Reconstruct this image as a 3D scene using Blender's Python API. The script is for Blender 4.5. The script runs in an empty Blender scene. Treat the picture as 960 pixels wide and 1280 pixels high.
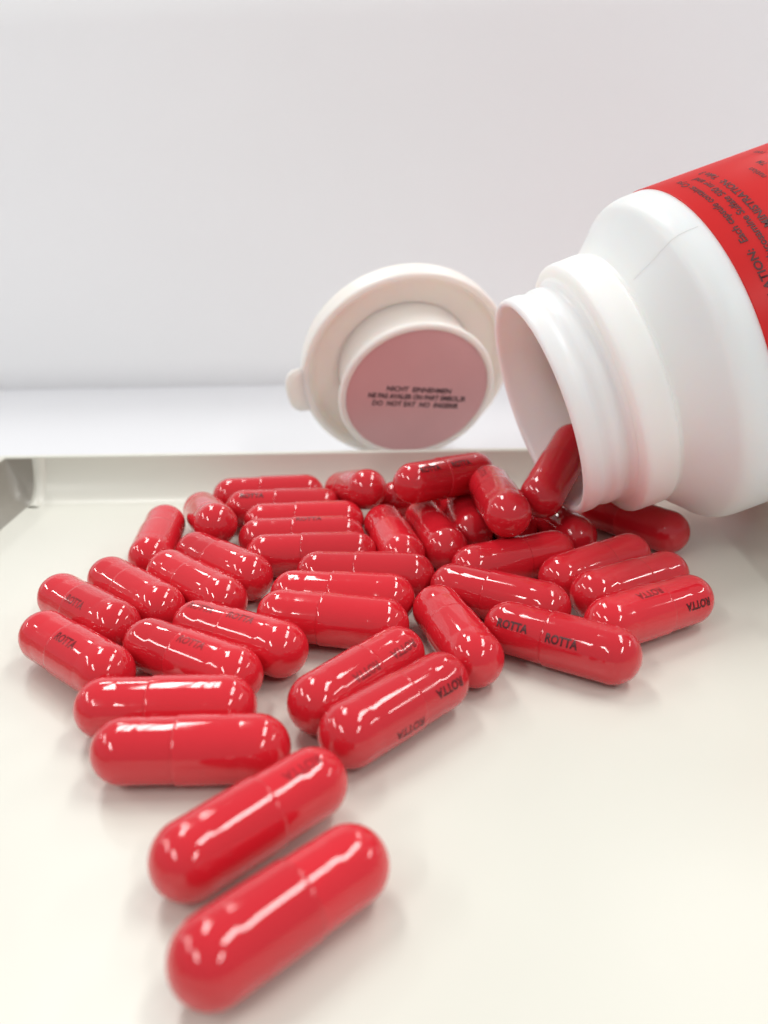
import bpy, bmesh, math, random
from mathutils import Vector, Matrix, noise

random.seed(7)
S = bpy.context.scene
COL = S.collection
U = 0.0076                      # one unit of the layout = one capsule diameter = 7.6 mm
R = math.radians

# ------------------------------------------------------------------ camera
CAM_H, PITCH, ROLL, FPX = 8.125, 0.3667, 0.02517, 1088.9
cd = bpy.data.cameras.new('camera')
cam = bpy.data.objects.new('camera', cd)
COL.objects.link(cam)
S.camera = cam
_F = Vector((0, math.cos(PITCH), -math.sin(PITCH)))
_R0 = Vector((1, 0, 0))
_D0 = Vector((0, -math.sin(PITCH), -math.cos(PITCH)))
_R = math.cos(ROLL) * _R0 + math.sin(ROLL) * _D0
_D = -math.sin(ROLL) * _R0 + math.cos(ROLL) * _D0
mw = Matrix((( _R.x, -_D.x, -_F.x, 0), (_R.y, -_D.y, -_F.y, 0), (_R.z, -_D.z, -_F.z, 0), (0, 0, 0, 1)))
mw.translation = Vector((0, 0, CAM_H * U))
cam.matrix_world = mw
cd.sensor_fit = 'VERTICAL'
cd.sensor_height = 24.0
cd.lens = FPX / 1280.0 * 24.0
cd.clip_start = 0.004
cd.clip_end = 50.0
cd.dof.use_dof = True
cd.dof.focus_distance = 16.4 * U
cd.dof.aperture_fstop = 13.5

# ------------------------------------------------------------------ light: room glow + rows of ceiling tubes + two added fill lamps
w = bpy.data.worlds.new('World')
S.world = w
w.use_nodes = True
bg = w.node_tree.nodes['Background']
bg.inputs['Color'].default_value = (0.985, 0.985, 1.0, 1)
bg.inputs['Strength'].default_value = 0.44

CEIL = 2.0
def overhead_lamp(x, y, length, width, power):
    ld = bpy.data.lights.new('ceiling_tube_or_fill_light', 'AREA')
    ld.shape = 'RECTANGLE'
    ld.size = width
    ld.size_y = length
    ld.energy = power
    ld.color = (1.0, 0.995, 0.97)
    o = bpy.data.objects.new('ceiling_tube_or_fill_light', ld)
    o.location = (x, y, CEIL)
    COL.objects.link(o)
for (x, y, ln, wd, pw) in ((0.92, 0.45, 1.3, 0.13, 10.4), (1.10, 0.45, 1.3, 0.13, 10.4), (1.0, 2.3, 1.2, 0.24, 12.0),
                           (-0.56, 1.30, 1.2, 0.13, 10.2), (-0.74, 1.30, 1.2, 0.13, 10.2), (-1.12, 2.6, 0.35, 0.24, 7.0),
                           (3.0, 0.45, 1.4, 0.20, 18.0), (-2.6, 0.3, 1.7, 0.22, 24.0), (-4.5, 2.1, 1.0, 0.22, 20.0), (-1.5, -1.4, 1.3, 0.20, 21.0), (1.3, -1.6, 1.3, 0.20, 21.0)):  # last two: fill lamps added behind the camera to even out the wall
    overhead_lamp(x, y, ln, wd, pw)

S.view_settings.view_transform = 'Standard'
S.view_settings.look = 'None'
S.view_settings.gamma = 1.0
S.view_settings.use_curve_mapping = False
S.view_settings.exposure = -0.10
S.render.engine = 'CYCLES'
S.cycles.use_denoising = True
S.cycles.max_bounces = 10
S.cycles.diffuse_bounces = 6
S.cycles.glossy_bounces = 5

# ------------------------------------------------------------------ materials
def mat(name, color, rough, spec=0.5, coat=0.0, coat_rough=0.05):
    m = bpy.data.materials.new(name)
    m.use_nodes = True
    b = m.node_tree.nodes['Principled BSDF']
    b.inputs['Base Color'].default_value = (*color, 1)
    b.inputs['Roughness'].default_value = rough
    b.inputs['Specular IOR Level'].default_value = spec
    b.inputs['Coat Weight'].default_value = coat
    b.inputs['Coat Roughness'].default_value = coat_rough
    return m, m.node_tree.nodes, m.node_tree.links, b

def mottle(m, nodes, links, b, color, amount, scale, detail=4.0, seed=0.0):
    tc = nodes.new('ShaderNodeTexCoord')
    mp = nodes.new('ShaderNodeMapping')
    mp.inputs['Location'].default_value = (seed, seed * 1.7, seed * 0.3)
    nz = nodes.new('ShaderNodeTexNoise')
    nz.inputs['Scale'].default_value = scale
    nz.inputs['Detail'].default_value = detail
    mr = nodes.new('ShaderNodeMapRange')
    mr.inputs['To Min'].default_value = 1 - amount
    mr.inputs['To Max'].default_value = 1 + amount
    hs = nodes.new('ShaderNodeHueSaturation')
    hs.inputs['Color'].default_value = (*color, 1)
    links.new(tc.outputs['Object'], mp.inputs['Vector'])
    links.new(mp.outputs['Vector'], nz.inputs['Vector'])
    links.new(nz.outputs['Fac'], mr.inputs['Value'])
    links.new(mr.outputs['Result'], hs.inputs['Value'])
    links.new(hs.outputs['Color'], b.inputs['Base Color'])
    return tc, mp, nz

def bump(nodes, links, b, vec_socket, scale, dist, strength=1.0, detail=2.0, mask=None):
    nz = nodes.new('ShaderNodeTexNoise')
    nz.inputs['Scale'].default_value = scale
    nz.inputs['Detail'].default_value = detail
    links.new(vec_socket, nz.inputs['Vector'])
    bp = nodes.new('ShaderNodeBump')
    bp.inputs['Distance'].default_value = dist
    bp.inputs['Strength'].default_value = strength
    h = nz.outputs['Fac']
    if mask is not None:
        mu = nodes.new('ShaderNodeMath'); mu.operation = 'MULTIPLY'
        links.new(h, mu.inputs[0]); links.new(mask, mu.inputs[1])
        h = mu.outputs[0]
    links.new(h, bp.inputs['Height'])
    links.new(bp.outputs['Normal'], b.inputs['Normal'])
    if 'Coat Normal' in b.inputs:
        links.new(bp.outputs['Normal'], b.inputs['Coat Normal'])
    return bp

def capsule_material(name, color, wrinkle):
    m, n, l, b = mat(name, color, 0.16, 0.5, 0.38, 0.03)
    tc = n.new('ShaderNodeTexCoord')
    oi = n.new('ShaderNodeObjectInfo')
    ad = n.new('ShaderNodeVectorMath'); ad.operation = 'ADD'
    sc = n.new('ShaderNodeMath'); sc.operation = 'MULTIPLY'; sc.inputs[1].default_value = 3.0
    l.new(oi.outputs['Random'], sc.inputs[0])
    l.new(tc.outputs['Object'], ad.inputs[0])
    l.new(sc.outputs[0], ad.inputs[1])
    # slight batch-to-batch change of tone
    mr = n.new('ShaderNodeMapRange')
    mr.inputs['To Min'].default_value = 0.9; mr.inputs['To Max'].default_value = 1.08
    l.new(oi.outputs['Random'], mr.inputs['Value'])
    hs = n.new('ShaderNodeHueSaturation'); hs.inputs['Color'].default_value = (*color, 1)
    l.new(mr.outputs['Result'], hs.inputs['Value'])
    l.new(hs.outputs['Color'], b.inputs['Base Color'])
    # fingerprints and dust: roughness
    nz = n.new('ShaderNodeTexNoise'); nz.inputs['Scale'].default_value = 420; nz.inputs['Detail'].default_value = 5
    l.new(ad.outputs[0], nz.inputs['Vector'])
    rr = n.new('ShaderNodeMapRange')
    rr.inputs['From Min'].default_value = 0.42; rr.inputs['From Max'].default_value = 0.75
    rr.inputs['To Min'].default_value = 0.045; rr.inputs['To Max'].default_value = 0.17
    l.new(nz.outputs['Fac'], rr.inputs['Value'])
    l.new(rr.outputs['Result'], b.inputs['Roughness'])
    # dimples: fine ripples strongest towards one end of the shell
    sx = n.new('ShaderNodeSeparateXYZ')
    l.new(tc.outputs['Object'], sx.inputs[0])
    mk = n.new('ShaderNodeMapRange')
    mk.interpolation_type = 'SMOOTHSTEP'
    mk.inputs['From Min'].default_value = -0.5 * U if wrinkle < 0 else 0.5 * U
    mk.inputs['From Max'].default_value = -0.95 * U if wrinkle < 0 else 0.85 * U
    mk.inputs['To Min'].default_value = 0.002; mk.inputs['To Max'].default_value = abs(wrinkle)
    l.new(sx.outputs['X'], mk.inputs['Value'])
    ra = n.new('ShaderNodeMapRange')
    ra.inputs['From Min'].default_value = 0.15; ra.inputs['From Max'].default_value = 1.0
    ra.inputs['To Min'].default_value = 0.15; ra.inputs['To Max'].default_value = 1.0
    l.new(oi.outputs['Random'], ra.inputs['Value'])
    mm = n.new('ShaderNodeMath'); mm.operation = 'MULTIPLY'
    l.new(mk.outputs['Result'], mm.inputs[0]); l.new(ra.outputs['Result'], mm.inputs[1])
    bump(n, l, b, ad.outputs[0], 520, 0.00026, 1.0, 1.0, mm.outputs[0])
    b.inputs['Subsurface Weight'].default_value = 0.0
    return m

RED_CAP = capsule_material('red_gelatin_cap', (0.64, 0.017, 0.029), 0.010)
RED_BODY = capsule_material('red_gelatin_body', (0.64, 0.017, 0.029), -0.30)
INK, n_, l_, b_ = mat('dark_brown_ink', (0.075, 0.012, 0.015), 0.3, 0.4)
tr_ = n_.new('ShaderNodeBsdfTransparent'); mx_ = n_.new('ShaderNodeMixShader'); oi_ = n_.new('ShaderNodeObjectInfo')
tc_ = n_.new('ShaderNodeTexCoord'); nz_ = n_.new('ShaderNodeTexNoise'); nz_.inputs['Scale'].default_value = 2600; nz_.inputs['Detail'].default_value = 3
ad_ = n_.new('ShaderNodeVectorMath'); ad_.operation = 'ADD'
l_.new(tc_.outputs['Object'], ad_.inputs[0]); l_.new(oi_.outputs['Random'], ad_.inputs[1]); l_.new(ad_.outputs[0], nz_.inputs['Vector'])
mr_ = n_.new('ShaderNodeMapRange'); mr_.inputs['From Min'].default_value = 0.30; mr_.inputs['From Max'].default_value = 0.55
mr_.inputs['To Min'].default_value = 0.68; mr_.inputs['To Max'].default_value = 1.0
l_.new(nz_.outputs['Fac'], mr_.inputs['Value'])
sp_ = n_.new('ShaderNodeSeparateColor'); l_.new(oi_.outputs['Color'], sp_.inputs[0])
mu_ = n_.new('ShaderNodeMath'); mu_.operation = 'MULTIPLY'
l_.new(mr_.outputs['Result'], mu_.inputs[0]); l_.new(sp_.outputs[0], mu_.inputs[1])
l_.new(mu_.outputs[0], mx_.inputs['Fac']); l_.new(tr_.outputs[0], mx_.inputs[1]); l_.new(b_.outputs[0], mx_.inputs[2])
l_.new(mx_.outputs[0], n_['Material Output'].inputs['Surface'])
BLACK_INK, n_, l_, b_ = mat('black_stamp_ink', (0.045, 0.035, 0.045), 0.6, 0.3)
LABEL_INK, n_, l_, b_ = mat('label_print_ink', (0.07, 0.008, 0.010), 0.45, 0.4)

WHITE, n_, l_, b_ = mat('white_bottle_plastic', (0.93, 0.905, 0.88), 0.38, 0.45)
tc, mp, nz = mottle(WHITE, n_, l_, b_, (0.93, 0.905, 0.88), 0.015, 60)
bump(n_, l_, b_, tc.outputs['Object'], 900, 0.00002, 0.5, 3.0)
def translucent(m, n, l, b, color, fac):
    tr = n.new('ShaderNodeBsdfTranslucent'); tr.inputs['Color'].default_value = (*color, 1)
    mx = n.new('ShaderNodeMixShader'); mx.inputs['Fac'].default_value = fac
    out = n['Material Output']
    l.new(b.outputs['BSDF'], mx.inputs[1]); l.new(tr.outputs['BSDF'], mx.inputs[2]); l.new(mx.outputs['Shader'], out.inputs['Surface'])
b_.inputs['Subsurface Weight'].default_value = 0.7
b_.inputs['Subsurface Radius'].default_value = (1.0, 0.70, 0.58)
b_.inputs['Subsurface Scale'].default_value = 0.004
CREAM, n_, l_, b_ = mat('cream_white_cap_plastic', (0.84, 0.80, 0.745), 0.35, 0.45)
mottle(CREAM, n_, l_, b_, (0.88, 0.84, 0.79), 0.02, 80)
b_.inputs['Subsurface Weight'].default_value = 0.6
b_.inputs['Subsurface Radius'].default_value = (1.0, 0.75, 0.6)
b_.inputs['Subsurface Scale'].default_value = 0.003
PINK, n_, l_, b_ = mat('pink_plug_disc', (0.71, 0.41, 0.415), 0.55, 0.35)  # even pink base colour over the plug's front disc
mottle(PINK, n_, l_, b_, (0.71, 0.41, 0.415), 0.05, 120)
LABEL, n_, l_, b_ = mat('red_label_paper', (0.70, 0.030, 0.035), 0.32, 0.5)
mottle(LABEL, n_, l_, b_, (0.70, 0.030, 0.035), 0.05, 90)
translucent(LABEL, n_, l_, b_, (0.9, 0.10, 0.06), 0.5)
TRAY, n_, l_, b_ = mat('cream_tray_plastic', (0.71, 0.704, 0.632), 0.30, 0.45)
tc, mp, nz = mottle(TRAY, n_, l_, b_, (0.71, 0.704, 0.632), 0.012, 25)
nz2 = n_.new('ShaderNodeTexNoise'); nz2.inputs['Scale'].default_value = 45; nz2.inputs['Detail'].default_value = 6
l_.new(tc.outputs['Object'], nz2.inputs['Vector'])
mr2 = n_.new('ShaderNodeMapRange'); mr2.inputs['To Min'].default_value = 0.2; mr2.inputs['To Max'].default_value = 0.42
l_.new(nz2.outputs['Fac'], mr2.inputs['Value']); l_.new(mr2.outputs['Result'], b_.inputs['Roughness'])
bump(n_, l_, b_, tc.outputs['Object'], 260, 0.00004, 0.6, 3.0)
WALL, n_, l_, b_ = mat('white_painted_wall', (0.925, 0.925, 0.93), 0.75, 0.3)
tc, mp, nz = mottle(WALL, n_, l_, b_, (0.925, 0.925, 0.93), 0.03, 9, 6)
bump(n_, l_, b_, tc.outputs['Object'], 350, 0.0002, 0.3, 4.0)
TABLE, n_, l_, b_ = mat('white_table_laminate', (0.76, 0.765, 0.79), 0.5, 0.4)
mottle(TABLE, n_, l_, b_, (0.76, 0.765, 0.79), 0.015, 14, 5)
SIDE_SHADE, n_, l_, b_ = mat('shade_grey_tray_plastic', (0.31, 0.29, 0.25), 0.35, 0.45)  # tray plastic darkened: shade of the left side put into the colour
mottle(SIDE_SHADE, n_, l_, b_, (0.31, 0.29, 0.25), 0.05, 40)
SEAM, n_, l_, b_ = mat('grey_mould_line', (0.88, 0.87, 0.86), 0.5, 0.3)

# ------------------------------------------------------------------ helpers
def obj(name, me, m, parent=None, smooth=True):
    o = bpy.data.objects.new(name, me)
    COL.objects.link(o)
    if m is not None and len(me.materials) == 0:
        me.materials.append(m)
    if smooth:
        for p in me.polygons:
            p.use_smooth = True
    if parent is not None:
        o.parent = parent
    return o

def mesh(name, verts, faces):
    me = bpy.data.meshes.new(name)
    me.from_pydata([tuple(v) for v in verts], [], faces)
    me.update()
    return me

def empty(name, loc, label, cat, group=None):
    o = bpy.data.objects.new(name, None)
    o.empty_display_size = 0.005
    o.location = loc
    o['label'] = label
    o['category'] = cat
    if group:
        o['group'] = group
    COL.objects.link(o)
    return o

def lathe(name, prof, n=96, axis='X', close=False):
    """profile of (t, r) in layout units turned about local X"""
    vs, fs = [], []
    for t, r in prof:
        for i in range(n):
            a = 2 * math.pi * i / n
            vs.append((t * U, r * U * math.cos(a), r * U * math.sin(a)))
    m = len(prof)
    for j in range(m - 1 if not close else m):
        k = (j + 1) % m
        for i in range(n):
            i2 = (i + 1) % n
            fs.append((j * n + i, k * n + i, k * n + i2, j * n + i2))
    me = mesh(name, vs, fs)
    bm = bmesh.new(); bm.from_mesh(me)
    bmesh.ops.remove_doubles(bm, verts=bm.verts, dist=1e-7)
    bmesh.ops.recalc_face_normals(bm, faces=bm.faces)
    bm.to_mesh(me); bm.free()
    return me

def smooth_profile(pts, it=2):
    """Chaikin corner rounding of an open profile"""
    for _ in range(it):
        q = [pts[0]]
        for a, b in zip(pts[:-1], pts[1:]):
            q.append((a[0] * .75 + b[0] * .25, a[1] * .75 + b[1] * .25))
            q.append((a[0] * .25 + b[0] * .75, a[1] * .25 + b[1] * .75))
        q.append(pts[-1])
        pts = q
    return pts

def text_bmesh(body, size, bold=0.0, shear=0.0, xs=1.0, align='CENTER', spacing=1.0):
    cu = bpy.data.curves.new('lettering_source', 'FONT')
    cu.body = body
    cu.size = size
    cu.offset = bold
    cu.shear = shear
    cu.align_x = align
    cu.align_y = 'CENTER'
    cu.space_character = spacing
    cu.resolution_u = 3
    cu.fill_mode = 'FRONT'
    o = bpy.data.objects.new('lettering_source', cu)
    COL.objects.link(o)
    dg = bpy.context.evaluated_depsgraph_get()
    dg.update()
    me = o.evaluated_get(dg).to_mesh()
    bm = bmesh.new(); bm.from_mesh(me)
    o.evaluated_get(dg).to_mesh_clear()
    bpy.data.objects.remove(o)
    bpy.data.curves.remove(cu)
    for v in bm.verts:
        v.co.x *= xs
        v.co.z = 0
    return bm

def bisect_grid(bm, axis, step):
    lo = min(v.co[axis] for v in bm.verts); hi = max(v.co[axis] for v in bm.verts)
    k = lo + step
    while k < hi:
        no = [0, 0, 0]; no[axis] = 1; co = [0, 0, 0]; co[axis] = k
        bmesh.ops.bisect_plane(bm, geom=bm.verts[:] + bm.edges[:] + bm.faces[:], plane_co=co, plane_no=no)
        k += step

# ------------------------------------------------------------------ setting: table and wall
YAW = R(-2.0)
TZ = -0.10
def yawed(x, y, z=0.0):
    c, s = math.cos(YAW), math.sin(YAW)
    return Vector(((c * x - s * y) * U, (s * x + c * y) * U, z * U))

tv = [yawed(-110, -60, TZ), yawed(110, -60, TZ), yawed(110, 37.6, TZ), yawed(-110, 37.6, TZ)]
tb = [v + Vector((0, 0, -3 * U)) for v in tv]
table = obj('table', mesh('table', tv + tb, [(0, 1, 2, 3), (7, 6, 5, 4), (0, 4, 5, 1), (1, 5, 6, 2), (2, 6, 7, 3), (3, 7, 4, 0)]), TABLE, smooth=False)
table['kind'] = 'structure'; table['label'] = 'white table top behind and under the tray'

# wall: a slightly uneven sheet with thickness
vs, fs = [], []
NX, NZ = 60, 10
WALL_H = 15.4
for j in range(NZ + 1):
    for i in range(NX + 1):
        x = -70 + 140 * i / NX; z = TZ - 0.5 + (WALL_H + 0.5) * j / NZ
        y = 36.75 + 0.10 * noise.noise(Vector((x * 0.12, z * 0.2, 3.1)))
        vs.append(yawed(x, y, z))
for j in range(NZ):
    for i in range(NX):
        a = j * (NX + 1) + i
        fs.append((a, a + 1, a + NX + 2, a + NX + 1))
wall = obj('wall', mesh('wall', vs, fs), WALL)
so = wall.modifiers.new('thickness', 'SOLIDIFY'); so.thickness = 1.2 * U; so.offset = -1
wall['kind'] = 'structure'; wall['label'] = 'plain white wall behind the table'

# ------------------------------------------------------------------ tray
RIM = 1.13
tray = empty('tray', (0, 0, TZ * U), 'shallow cream plastic tray with low sloped walls holding the red capsules', 'tray')
def wall_curve(d):
    """d = distance past the foot of the wall (0..1) -> height fraction"""
    d = max(0.0, min(1.0, d))
    return 1 - math.sqrt(max(0.0, 1 - d * d)) if d < 1 else 1.0
XL, XR, YB, YF = -10.45, 7.35, 21.85, 1.0      # feet of the walls (tray frame)
RUN, RUN_L = 0.80, 0.75
def axis_samples(lo, hi, n, run_lo, run_hi):
    s = [lo - run_lo * math.sin(math.pi / 2 * (1 - k / 12.0)) for k in range(12)]
    s += [lo + (hi - lo) * k / n for k in range(n + 1)]
    s += [hi + run_hi * math.sin(math.pi / 2 * k / 12.0) for k in range(1, 13)]
    return s
xs = axis_samples(XL, XR, 40, RUN_L, RUN)
ys = axis_samples(YF, YB, 44, RUN, RUN)
def tray_z(x, y):
    wx = max(wall_curve((XL - x) / RUN_L), wall_curve((x - XR) / RUN))
    wy = max(wall_curve((YF - y) / RUN), wall_curve((y - YB) / RUN))
    return RIM * (1 - (1 - wx) * (1 - wy))
vs, fs = [], []
for y in ys:
    for x in xs:
        vs.append(yawed(x, y, tray_z(x, y) - TZ))
nx, ny = len(xs), len(ys)
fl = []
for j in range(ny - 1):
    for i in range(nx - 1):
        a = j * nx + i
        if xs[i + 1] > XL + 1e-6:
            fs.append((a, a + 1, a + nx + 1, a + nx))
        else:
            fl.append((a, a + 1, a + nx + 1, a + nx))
left_wall = obj('painted_shade_left_wall', mesh('painted_shade_left_wall', vs, fl), SIDE_SHADE, tray)  # left wall of the tray, its shade painted in as grey-beige
basin = obj('basin', mesh('basin', vs, fs), TRAY, tray)
# rim: rounded bead swept round the outline, with the outer skirt under it
outline = []
x0, x1, y0, y1 = XL - RUN_L, XR + RUN, YF - RUN, YB + RUN
cr = 0.05
outline = [(x0, y0), (x1, y0), (x1, y1), (x0, y1)]
prof = smooth_profile([(0.0, RIM - 0.01), (0.02, RIM + 0.05), (0.12, RIM + 0.06), (0.24, RIM + 0.02), (0.27, RIM - 0.15), (0.30, 0.3), (0.34, TZ + 0.005)], 2)
names = ['rim_front', 'rim_side', 'rim_back', 'rim_side']
nrm = [(0, -1), (1, 0), (0, 1), (-1, 0)]
for k in range(4):
    a, b = outline[k], outline[(k + 1) % 4]
    na = nrm[(k - 1) % 4]; nk = nrm[k]; nb = nrm[(k + 1) % 4]
    vs, fs = [], []
    for (d, z) in prof:
        vs.append(yawed(a[0] + (nk[0] + na[0]) * d, a[1] + (nk[1] + na[1]) * d, z - TZ))
        vs.append(yawed(b[0] + (nk[0] + nb[0]) * d, b[1] + (nk[1] + nb[1]) * d, z - TZ))
    for i in range(len(prof) - 1):
        fs.append((2 * i, 2 * i + 1, 2 * i + 3, 2 * i + 2))
    obj(names[k], mesh(names[k], vs, fs), TRAY, tray)
# upright rib in the back wall near the left corner
vs, fs = [], []
NR, NH = 10, 14
for j in range(NH + 1):
    d = j / NH
    for i in range(NR + 1):
        s = -1 + 2 * i / NR
        x = -10.27 + 0.18 * s
        h = 0.10 * math.cos(s * math.pi / 2)
        y = YB + RUN * d
        vs.append(yawed(x, y - h * 0.75, tray_z(x, y) - TZ + h * 0.55 + 0.002))
for j in range(NH):
    for i in range(NR):
        a = j * (NR + 1) + i
        fs.append((a, a + 1, a + NR + 2, a + NR + 1))
obj('corner_rib', mesh('corner_rib', vs, fs), TRAY, tray)

# ------------------------------------------------------------------ bottle
BM = Vector((3.347, 18.337, 3.364)); BAZ, BEL = 0.15555, 0.29503
ax = Vector((math.cos(BAZ) * math.cos(BEL), math.sin(BAZ) * math.cos(BEL), math.sin(BEL)))
bu = Vector((0, 0, 1)).cross(ax).normalized()
bw = ax.cross(bu)
bottle = empty('pill_bottle', BM * U, 'white plastic bottle with red wrap label tipped over, spilling red capsules', 'bottle')
bottle.rotation_mode = 'QUATERNION'
bottle.rotation_quaternion = Matrix((ax, bu, bw)).transposed().to_quaternion()
outer = smooth_profile([(0.03, 2.275), (0.0, 2.31), (0.0, 2.37), (0.06, 2.42), (0.16, 2.43), (0.34, 2.43), (0.42, 2.40), (0.50, 2.39), (0.58, 2.395), (0.66, 2.425), (0.76, 2.43), (0.84, 2.41), (0.92, 2.40), (0.98, 2.42), (1.02, 2.49), (1.05, 2.51), (1.08, 2.54)], 1)
outer += smooth_profile([(1.08, 2.54), (1.10, 2.66), (1.13, 2.75), (1.22, 2.79), (1.50, 2.79), (1.76, 2.80), (1.82, 2.785), (1.84, 2.75), (1.87, 2.735), (1.93, 2.75)], 1)[1:]
outer += smooth_profile([(1.93, 2.75), (2.10, 2.88), (2.58, 3.33), (2.72, 3.49), (2.95, 3.575), (3.25, 3.585)], 2)[1:]
outer += [(3.6, 3.585), (6, 3.585), (9, 3.585), (12.2, 3.585)]
outer += smooth_profile([(12.2, 3.585), (12.7, 3.585), (13.0, 3.45), (13.05, 3.1), (12.95, 2.6), (12.9, 0.001)], 2)[1:]
inner = [(0.06, 2.255), (0.14, 2.245), (0.6, 2.24), (1.85, 2.24), (2.05, 2.4), (2.6, 3.1), (2.8, 3.3), (3.1, 3.40), (6, 3.41), (12.4, 3.41), (12.7, 3.2), (12.75, 0.001)]
bprof = list(reversed(inner)) + outer
obj('bottle_body', lathe('bottle_body', bprof, 128), WHITE, bottle)
# label: a wrap sleeve with its own thickness
def sleeve(prof, p0, p1, n=150):
    vs, fs = [], []
    for i in range(n + 1):
        a = R(p0 + (p1 - p0) * i / n)
        for t, r in prof:
            vs.append((t * U, r * U * math.cos(a), r * U * math.sin(a)))
    m = len(prof)
    for i in range(n):
        for k in range(m - 1):
            fs.append((i * m + k, i * m + k + 1, (i + 1) * m + k + 1, (i + 1) * m + k))
    fs.append(tuple(range(m))); fs.append(tuple(range(n * m + m - 1, n * m - 1, -1)))
    me = mesh('label', vs, fs)
    bm = bmesh.new(); bm.from_mesh(me)
    bmesh.ops.recalc_face_normals(bm, faces=bm.faces)
    bm.to_mesh(me); bm.free()
    return me
lab = sleeve([(3.385, 3.588), (3.385, 3.603), (3.40, 3.605), (6, 3.605), (11.7, 3.605), (11.715, 3.603), (11.715, 3.588)], -95.0, 204.0)
label = obj('label', lab, LABEL, bottle)
def wrap_text(body, t, psi0, size, bold, xs=1.0, rad=3.612, align='LEFT', shear=0.0, spacing=1.0):
    """text round the bottle; reads from the viewer's side over the top, letter tops towards the mouth"""
    bm = text_bmesh(body, size, bold, shear, xs, align, spacing)
    bisect_grid(bm, 0, 0.12)
    for v in bm.verts:
        x, y = v.co.x, v.co.y
        psi = R(psi0) - x / rad
        tt = t - y
        v.co = Vector((tt * U, rad * U * math.cos(psi), rad * U * math.sin(psi)))
    bmesh.ops.recalc_face_normals(bm, faces=bm.faces)
    me = bpy.data.meshes.new('print_line'); bm.to_mesh(me); bm.free()
    return obj('print_line', me, LABEL_INK, label, smooth=False)
wrap_text('ULATION:', 3.78, 138.0, 0.215, 0.005, 1.15, align='RIGHT')
wrap_text('Each capsule contains: Crys', 3.78, 135.5, 0.21, 0.004, 1.05)
wrap_text('Glucosamine Sulfate 500 mg and', 4.06, 145.0, 0.21, 0.004, 1.05)
wrap_text('MINISTRATION:', 4.33, 107.2, 0.215, 0.005, 1.08, align='RIGHT')
wrap_text('Take 3', 4.33, 105.0, 0.21, 0.004, 1.05)
wrap_text('nation', 4.95, 106.0, 0.20, 0.001, 1.0, align='RIGHT')
wrap_text('TM', 5.24, 103.5, 0.18, 0.001, 1.0, align='RIGHT')
wrap_text('rota', 5.55, 93.0, 0.20, 0.001, 1.0, align='RIGHT')
# mould parting line down the shoulder
def ridge(name, prof, psi, wdt, hgt, m, parent):
    vs, fs = [], []
    for (t, r) in prof:
        for k, (da, dr) in enumerate(((-wdt, 0.0), (0, hgt), (wdt, 0.0))):
            rr = r + dr
            p = psi + da / max(r, 0.1)
            vs.append((t * U, rr * U * math.cos(p), rr * U * math.sin(p)))
    for i in range(len(prof) - 1):
        for k in range(2):
            a = i * 3 + k
            fs.append((a, a + 1, a + 4, a + 3))
    return obj(name, mesh(name, vs, fs), m, parent)
ridge('mould_line', [p for p in outer if 2.02 < p[0] < 3.36], R(124.0), 0.007, 0.008, SEAM, bottle)

# ------------------------------------------------------------------ cap standing on the table behind the tray
CM = Vector((0.816, 25.304, 2.798)); CAZ, CEL = R(-78.0), R(-22.1)
cx = Vector((math.cos(CAZ) * math.cos(CEL), math.sin(CAZ) * math.cos(CEL), math.sin(CEL)))
cu_ = Vector((0, 0, 1)).cross(cx).normalized()
cw = cx.cross(cu_)
cap = empty('bottle_cap', CM * U, 'cream white snap-on bottle cap with stamped pink plug face standing on edge behind the tray', 'cap')
cap.rotation_mode = 'QUATERNION'
cap.rotation_quaternion = Matrix((cx, cu_, cw)).transposed().to_quaternion()
sk = [(-0.86, 0.001)] + smooth_profile([(-0.86, 2.6), (-0.85, 2.9), (-0.78, 3.04), (-0.60, 3.09), (-0.15, 3.13), (-0.05, 3.13), (0.0, 3.09), (0.01, 3.00), (-0.02, 2.93), (-0.10, 2.88), (-0.30, 2.85), (-0.40, 2.78)], 2) + [(-0.42, 2.6), (-0.42, 2.4), (-0.42, 2.2), (-0.42, 0.001)]
obj('skirt', lathe('skirt', sk, 128), CREAM, cap)
pg = [(-0.41, 2.02), (-0.3, 2.0)] + smooth_profile([(-0.3, 2.0), (-0.1, 2.0), (0.4, 2.06), (0.80, 2.18), (1.0, 2.25), (1.10, 2.26), (1.16, 2.23), (1.18, 2.16), (1.17, 2.09), (1.13, 2.06)], 2)[1:] + [(1.10, 2.06)]
plug = obj('plug', lathe('plug', pg, 128), CREAM, cap)
face = obj('plug_face', lathe('plug_face', [(1.10, 2.075), (1.124, 2.05), (1.128, 2.02), (1.128, 1.8), (1.128, 1.0), (1.128, 0.001)], 96), PINK, plug)
def flat_text(body, y, size, bold, width, x0=0.0, spacing=1.0):
    bm = text_bmesh(body, size, bold, 0.0, 1.0, 'CENTER', spacing)
    wd = max(v.co.x for v in bm.verts) - min(v.co.x for v in bm.verts)
    for v in bm.verts:
        v.co.x *= width / wd
    rot = R(-8.0)
    for v in bm.verts:
        x, yy = v.co.x + x0, v.co.y + y
        x, yy = x * math.cos(rot) - yy * math.sin(rot), x * math.sin(rot) + yy * math.cos(rot)
        # seen from +X (towards the viewer) the reader's right is +Y, up is +Z
        v.co = Vector((1.133 * U, x * U, yy * U))
    me = bpy.data.meshes.new('stamp_line'); bm.to_mesh(me); bm.free()
    return obj('stamp_line', me, BLACK_INK, face, smooth=False)
TX = 0.03
flat_text('NICHT  EINNEHMEN', 0.12, 0.23, 0.007, 1.92, TX)
flat_text('NE PAS AVALER ON PART EMBOL,IR', -0.13, 0.23, 0.008, 2.92, TX)
flat_text('DO  NOT EAT  NO  INGERIR', -0.38, 0.23, 0.008, 2.60, TX)
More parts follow.
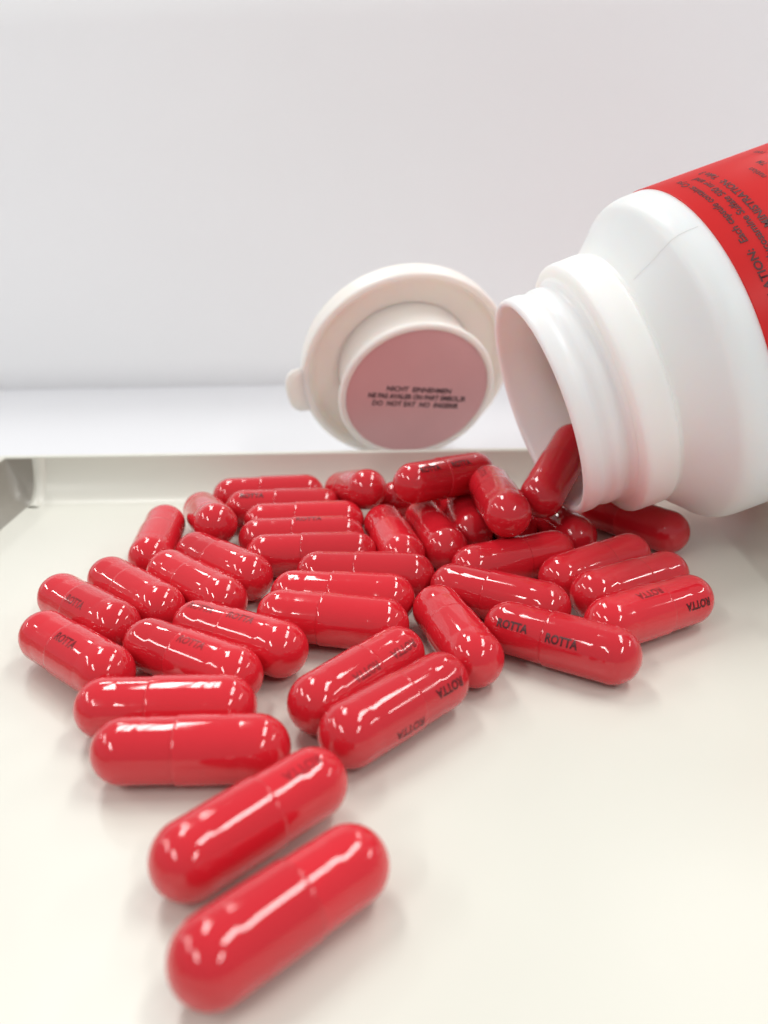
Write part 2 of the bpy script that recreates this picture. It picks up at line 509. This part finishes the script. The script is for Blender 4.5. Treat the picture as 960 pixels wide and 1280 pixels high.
# thumb tab on the rim
def tab():
    bm = bmesh.new()
    a0 = R(189.0)
    prof = []
    nseg = 14
    front, back = [], []
    for i in range(nseg + 1):
        s = -1 + 2 * i / nseg
        ang = a0 + s * 0.24
        ext = 3.06 + 0.54 * (1 - abs(s) ** 3.2) ** 0.5
        for lst, t in ((front, -0.03), (back, -0.30)):
            lst.append((bm.verts.new((t * U, 3.02 * U * math.cos(ang), 3.02 * U * math.sin(ang))),
                        bm.verts.new((t * U, ext * U * math.cos(ang), ext * U * math.sin(ang)))))
    for i in range(nseg):
        f0, f1, b0, b1 = front[i], front[i + 1], back[i], back[i + 1]
        bm.faces.new((f0[0], f0[1], f1[1], f1[0]))
        bm.faces.new((b0[0], b1[0], b1[1], b0[1]))
        bm.faces.new((f0[1], b0[1], b1[1], f1[1]))
    bmesh.ops.remove_doubles(bm, verts=bm.verts, dist=1e-6)
    bmesh.ops.recalc_face_normals(bm, faces=bm.faces)
    bmesh.ops.bevel(bm, geom=[e for e in bm.edges if len(e.link_faces) == 2 and e.calc_face_angle(0) > 1.0], offset=0.06 * U, segments=3, affect='EDGES')
    me = bpy.data.meshes.new('thumb_tab'); bm.to_mesh(me); bm.free()
    return obj('thumb_tab', me, CREAM, cap)
tab()

# ------------------------------------------------------------------ capsules
L = 2.90
SEAM_X = -0.06 * L
def dome(sign, x_c, r, n=14, stretch=1.0):
    """profile from the equator to the pole"""
    out = []
    for i in range(n + 1):
        a = 0.5 * math.pi * i / n
        out.append((x_c + sign * r * stretch * math.sin(a), max(r * math.cos(a), 0.0004)))
    return out
rc, rb = 0.500, 0.4800
cap_prof = [(SEAM_X, rb - 0.004), (SEAM_X - 0.004, rc - 0.006), (SEAM_X + 0.008, rc), (SEAM_X + 0.05, rc), (0.1, rc - 0.0005), (0.5, rc - 0.0015), (0.70, rc - 0.0035), (0.735, rc - 0.0065), (0.77, rc - 0.0035)] + dome(1, L / 2 - rc, rc - 0.002)
body_prof = [(SEAM_X + 0.02, rb), (SEAM_X - 0.25, rb), (-0.62, rb - 0.001), (-0.66, rb - 0.004), (-0.70, rb - 0.001)] + dome(-1, -(L / 2 - rc), rb)
ME_CAP = lathe('cap_shell', cap_prof, 48)
ME_BODY = lathe('body_shell', body_prof, 48)
def print_mesh():
    bm = text_bmesh('ROTTA', 0.218, 0.0075, 0.0, 0.80, 'CENTER', 1.0)
    bisect_grid(bm, 1, 0.05)
    me = bpy.data.meshes.new('printed_lettering')
    for v in bm.verts:
        x, y = v.co.x, v.co.y
        rr = 0.5 + 0.0035
        a = y / rr
        v.co = Vector((x * U, rr * U * math.sin(a), rr * U * math.cos(a)))
    bm.to_mesh(me); bm.free()
    return me
ME_PRINT = print_mesh()
for me, m in ((ME_CAP, RED_CAP), (ME_BODY, RED_BODY), (ME_PRINT, INK)):
    me.materials.append(m)
for me in (ME_CAP, ME_BODY):
    for p in me.polygons:
        p.use_smooth = True

POSE = {
1: (-1.208, 7.514, 0.506, 43.0, -0.4), 2: (-1.752, 8.978, 0.526, 42.7, 1.5), 3: (-2.868, 10.490, 0.511, 0.6, -0.7),
4: (-3.476, 11.564, 0.525, -3.7, 1.4), 5: (0.128, 11.402, 0.539, 43.6, 0.7), 6: (-0.465, 12.329, 0.502, 48.6, 0.1),
7: (2.998, 13.336, 0.511, -34.5, 0.6), 8: (4.862, 14.290, 0.543, 28.1, -0.5), 9: (-5.429, 13.288, 0.524, -41.4, -0.4),
10: (-5.709, 14.901, 0.525, -43.2, 0.6), 11: (-5.006, 15.669, 0.503, -46.0, -0.1), 12: (-1.013, 14.266, 0.547, -12.1, -1.3),
13: (1.220, 13.728, 0.509, -74.8, 0.6), 14: (-2.661, 13.741, 0.524, -32.0, 1.4), 15: (-3.362, 13.007, 0.518, -32.0, -1.1),
16: (-5.168, 18.395, 0.509, -86.3, -0.6), 17: (-4.175, 19.362, 0.664, -69.5, 10.0), 18: (-3.454, 16.880, 0.540, -46.1, 1.2),
19: (-3.844, 15.888, 0.525, -46.1, -0.3), 20: (-2.989, 21.289, 0.503, 2.3, 0.2), 21: (-2.502, 20.270, 0.504, 0.0, -0.3),
22: (-1.918, 19.289, 0.505, 0.0, 0.3), 23: (-1.901, 18.316, 0.501, 0.0, 0.1), 24: (-1.619, 17.356, 0.501, 0.0, -0.1),
25: (-0.432, 16.248, 0.507, -7.2, 0.4), 26: (-0.868, 15.251, 0.524, -11.8, 1.3), 27: (-0.744, 20.70, 0.796, 112.0, -18.2),
28: (1.453, 19.419, 1.490, 36.9, -5.0), 29: (2.522, 17.954, 1.462, 94.2, -1.1), 30: (3.95, 18.72, 1.87, 58.0, 22.0),
31: (1.134, 18.341, 0.520, -78.6, 1.2), 32: (0.183, 18.086, 0.516, -78.6, 0.9), 33: (1.92, 19.32, 0.500, -87.0, 0.0),
34: (2.728, 16.811, 0.505, 22.3, -0.3), 35: (3.98, 18.90, 0.505, -73.0, 0.0), 36: (5.799, 18.906, 0.500, -51.7, 0.0),
37: (4.362, 16.382, 0.502, 33.1, 0.1), 38: (4.829, 15.454, 0.532, 30.8, -2.0), 39: (2.157, 15.086, 0.512, -31.8, 0.5),
40: (2.86, 19.55, 0.500, -80.0, 0.0), 41: (1.2, 20.95, 0.500, 20.0, 0.0),
}
# one lying inside the bottle
_c = BM + ax * 3.15 - bw * 1.35 + bu * 1.1
_c = BM + ax * 3.3 - bw * 1.45 + bu * 0.95
POSE[42] = (_c.x, _c.y, _c.z, math.degrees(BAZ), math.degrees(BEL))

# print angle on (cap half, body half): 0 = top, 90 = facing the camera level; None = turned away
PRINT = {7: (60, 55), 8: (15, 70), 5: (95, 65), 6: (45, 45), 9: (28, 200), 10: (40, 210), 14: (12, 12), 15: (18, 190),
         2: (200, 15), 21: (190, 27), 23: (8, 195), 28: (38, 38), 29: (195, 30), 31: (-62, 170), 27: (180, 2), 3: (205, 195)}
INKS = {7: (1, 1), 8: (.5, .95), 5: (.75, .85), 6: (.45, .5), 9: (.65, .5), 10: (.5, .5), 14: (.5, .45), 15: (.42, .5), 2: (.5, .38),
        21: (.5, .9), 23: (.6, .5), 28: (1, 1), 29: (.4, .4), 31: (.8, .6), 27: (.5, .5)}   # how dense the ink came out
FLIP = {28: False}     # keep +X to the right where the print shows it

LABELS = {
1: 'red capsule nearest the camera, frontmost at the bottom of the spill',
2: 'red capsule second nearest the camera, lying parallel behind the frontmost one',
3: 'level red capsule at the front left, the nearer of two lying side by side',
4: 'level red capsule at the left, just behind the front left level one',
5: 'slanted red capsule right of centre front, nearer of a touching pair on open tray',
6: 'slanted red capsule, the farther one of the touching pair in the front middle',
7: 'red capsule with two clear dark prints facing the camera at the right front',
8: 'red capsule with upside-down prints at the far right front edge of the spill',
9: 'red capsule at the far left edge, lowest of the slanted left row',
10: 'red capsule second from the outer left end of the slanted left row',
11: 'red capsule third from the outer left end of the slanted left row',
12: 'level red capsule in the centre, frontmost of the stacked level row',
13: 'red capsule pointing at the camera between the clear-print capsule and the front pair',
14: 'slanted red capsule left of centre with two faint prints along its top',
15: 'slanted red capsule directly behind the two level front left capsules',
16: 'red capsule at the back left corner of the spill pointing towards the camera',
17: 'red capsule at the back left with its near end raised, right of the corner one',
18: 'glossy streaked red capsule at the inner end of the slanted left row',
19: 'red capsule with rippled highlights, fourth from the left in the slanted left row',
20: 'rearmost level red capsule lying along the back wall of the tray',
21: 'level red capsule with a print on its left half, second row from the back wall',
22: 'level red capsule, third row from the back wall of the tray',
23: 'level red capsule with a print on its right half, fourth row from the back',
24: 'level red capsule, fifth row from the back wall, behind the three front level ones',
25: 'level red capsule, rearmost of the three shifted right in the centre',
26: 'level red capsule, middle of the three in the centre behind the frontmost level one',
27: 'tilted red capsule at the back wall below the left side of the cap',
28: 'dark red capsule with two prints lying on top of the pile below the cap',
29: 'red capsule on top of the pile pointing forward, left of the bottle mouth',
30: 'red capsule sliding out over the lip of the bottle mouth',
31: 'red capsule pointing forward with a print on its right side, middle of three',
32: 'red capsule pointing forward, leftmost of three side by side under the pile',
33: 'red capsule pointing forward, rightmost of three, half hidden under the topmost ones',
34: 'red capsule lying crosswise in front of the pile below the bottle mouth',
35: 'red capsule end showing just under the lip of the bottle mouth',
36: 'dark shaded red capsule lying under the bottle neck',
37: 'red capsule, rearmost of three slanted side by side at the right',
38: 'red capsule, middle of three slanted side by side at the right',
39: 'red capsule behind the clear-print capsule, turned the same way',
40: 'small sliver of a red capsule hidden below the topmost capsule by the bottle mouth',
41: 'shaded red capsule low at the back wall, under the dark one with two prints',
42: 'dark red capsule still inside the bottle neck',
}

for k in sorted(POSE):
    x, y, z, th, el = POSE[k]
    d = Vector((math.cos(R(th)) * math.cos(R(el)), math.sin(R(th)) * math.cos(R(el)), math.sin(R(el))))
    if k in FLIP:
        flip = FLIP[k]
    elif abs(d.y) < 0.25:
        flip = d.x < 0
    else:
        flip = d.y > 0          # the longer shell towards the camera
    if k == 42:
        flip = True
    if flip:
        d = -d
    c = Vector((x, y, z))
    Y = Vector((0, 0, 1)).cross(d).normalized()
    Z = d.cross(Y)
    o = empty('capsule', c * U, LABELS[k], 'capsule', 'red capsules spilled on the tray')
    o.rotation_mode = 'QUATERNION'
    o.rotation_quaternion = Matrix((d, Y, Z)).transposed().to_quaternion()
    to_cam = Vector((0, 0, CAM_H)) - c
    sg = 1.0 if Y.dot(to_cam) < 0 else -1.0
    r1 = random.uniform(0, 360); r2 = random.uniform(0, 360)
    s1 = obj('cap_shell', ME_CAP, None, o, smooth=False)
    s1.rotation_euler = (R(r1), 0, 0)
    s2 = obj('body_shell', ME_BODY, None, o, smooth=False)
    s2.rotation_euler = (R(r2), 0, 0)
    pr = PRINT.get(k)
    if pr is None:
        q = random.uniform(165, 235); pr = (q, q + random.uniform(-25, 25))
    if k == 31:
        sgn = (1.0, 1.0)
    else:
        sgn = (sg, sg)
    for half, phi, px in ((0, pr[0], 0.07 * L), (1, pr[1], -0.25 * L)):
        t = obj('printed_lettering', ME_PRINT, None, s1 if half == 0 else s2, smooth=False)
        a = R(phi) * sgn[half] - R(r1 if half == 0 else r2)
        ink = INKS.get(k, (0.7, 0.7))[half]
        t.color = (ink, ink, ink, 1)
        t.location = (px * U, 0, 0)
        t.rotation_euler = (a, 0, 0)
        if half == 1:
            t.scale = (1, 0.966, 0.966)
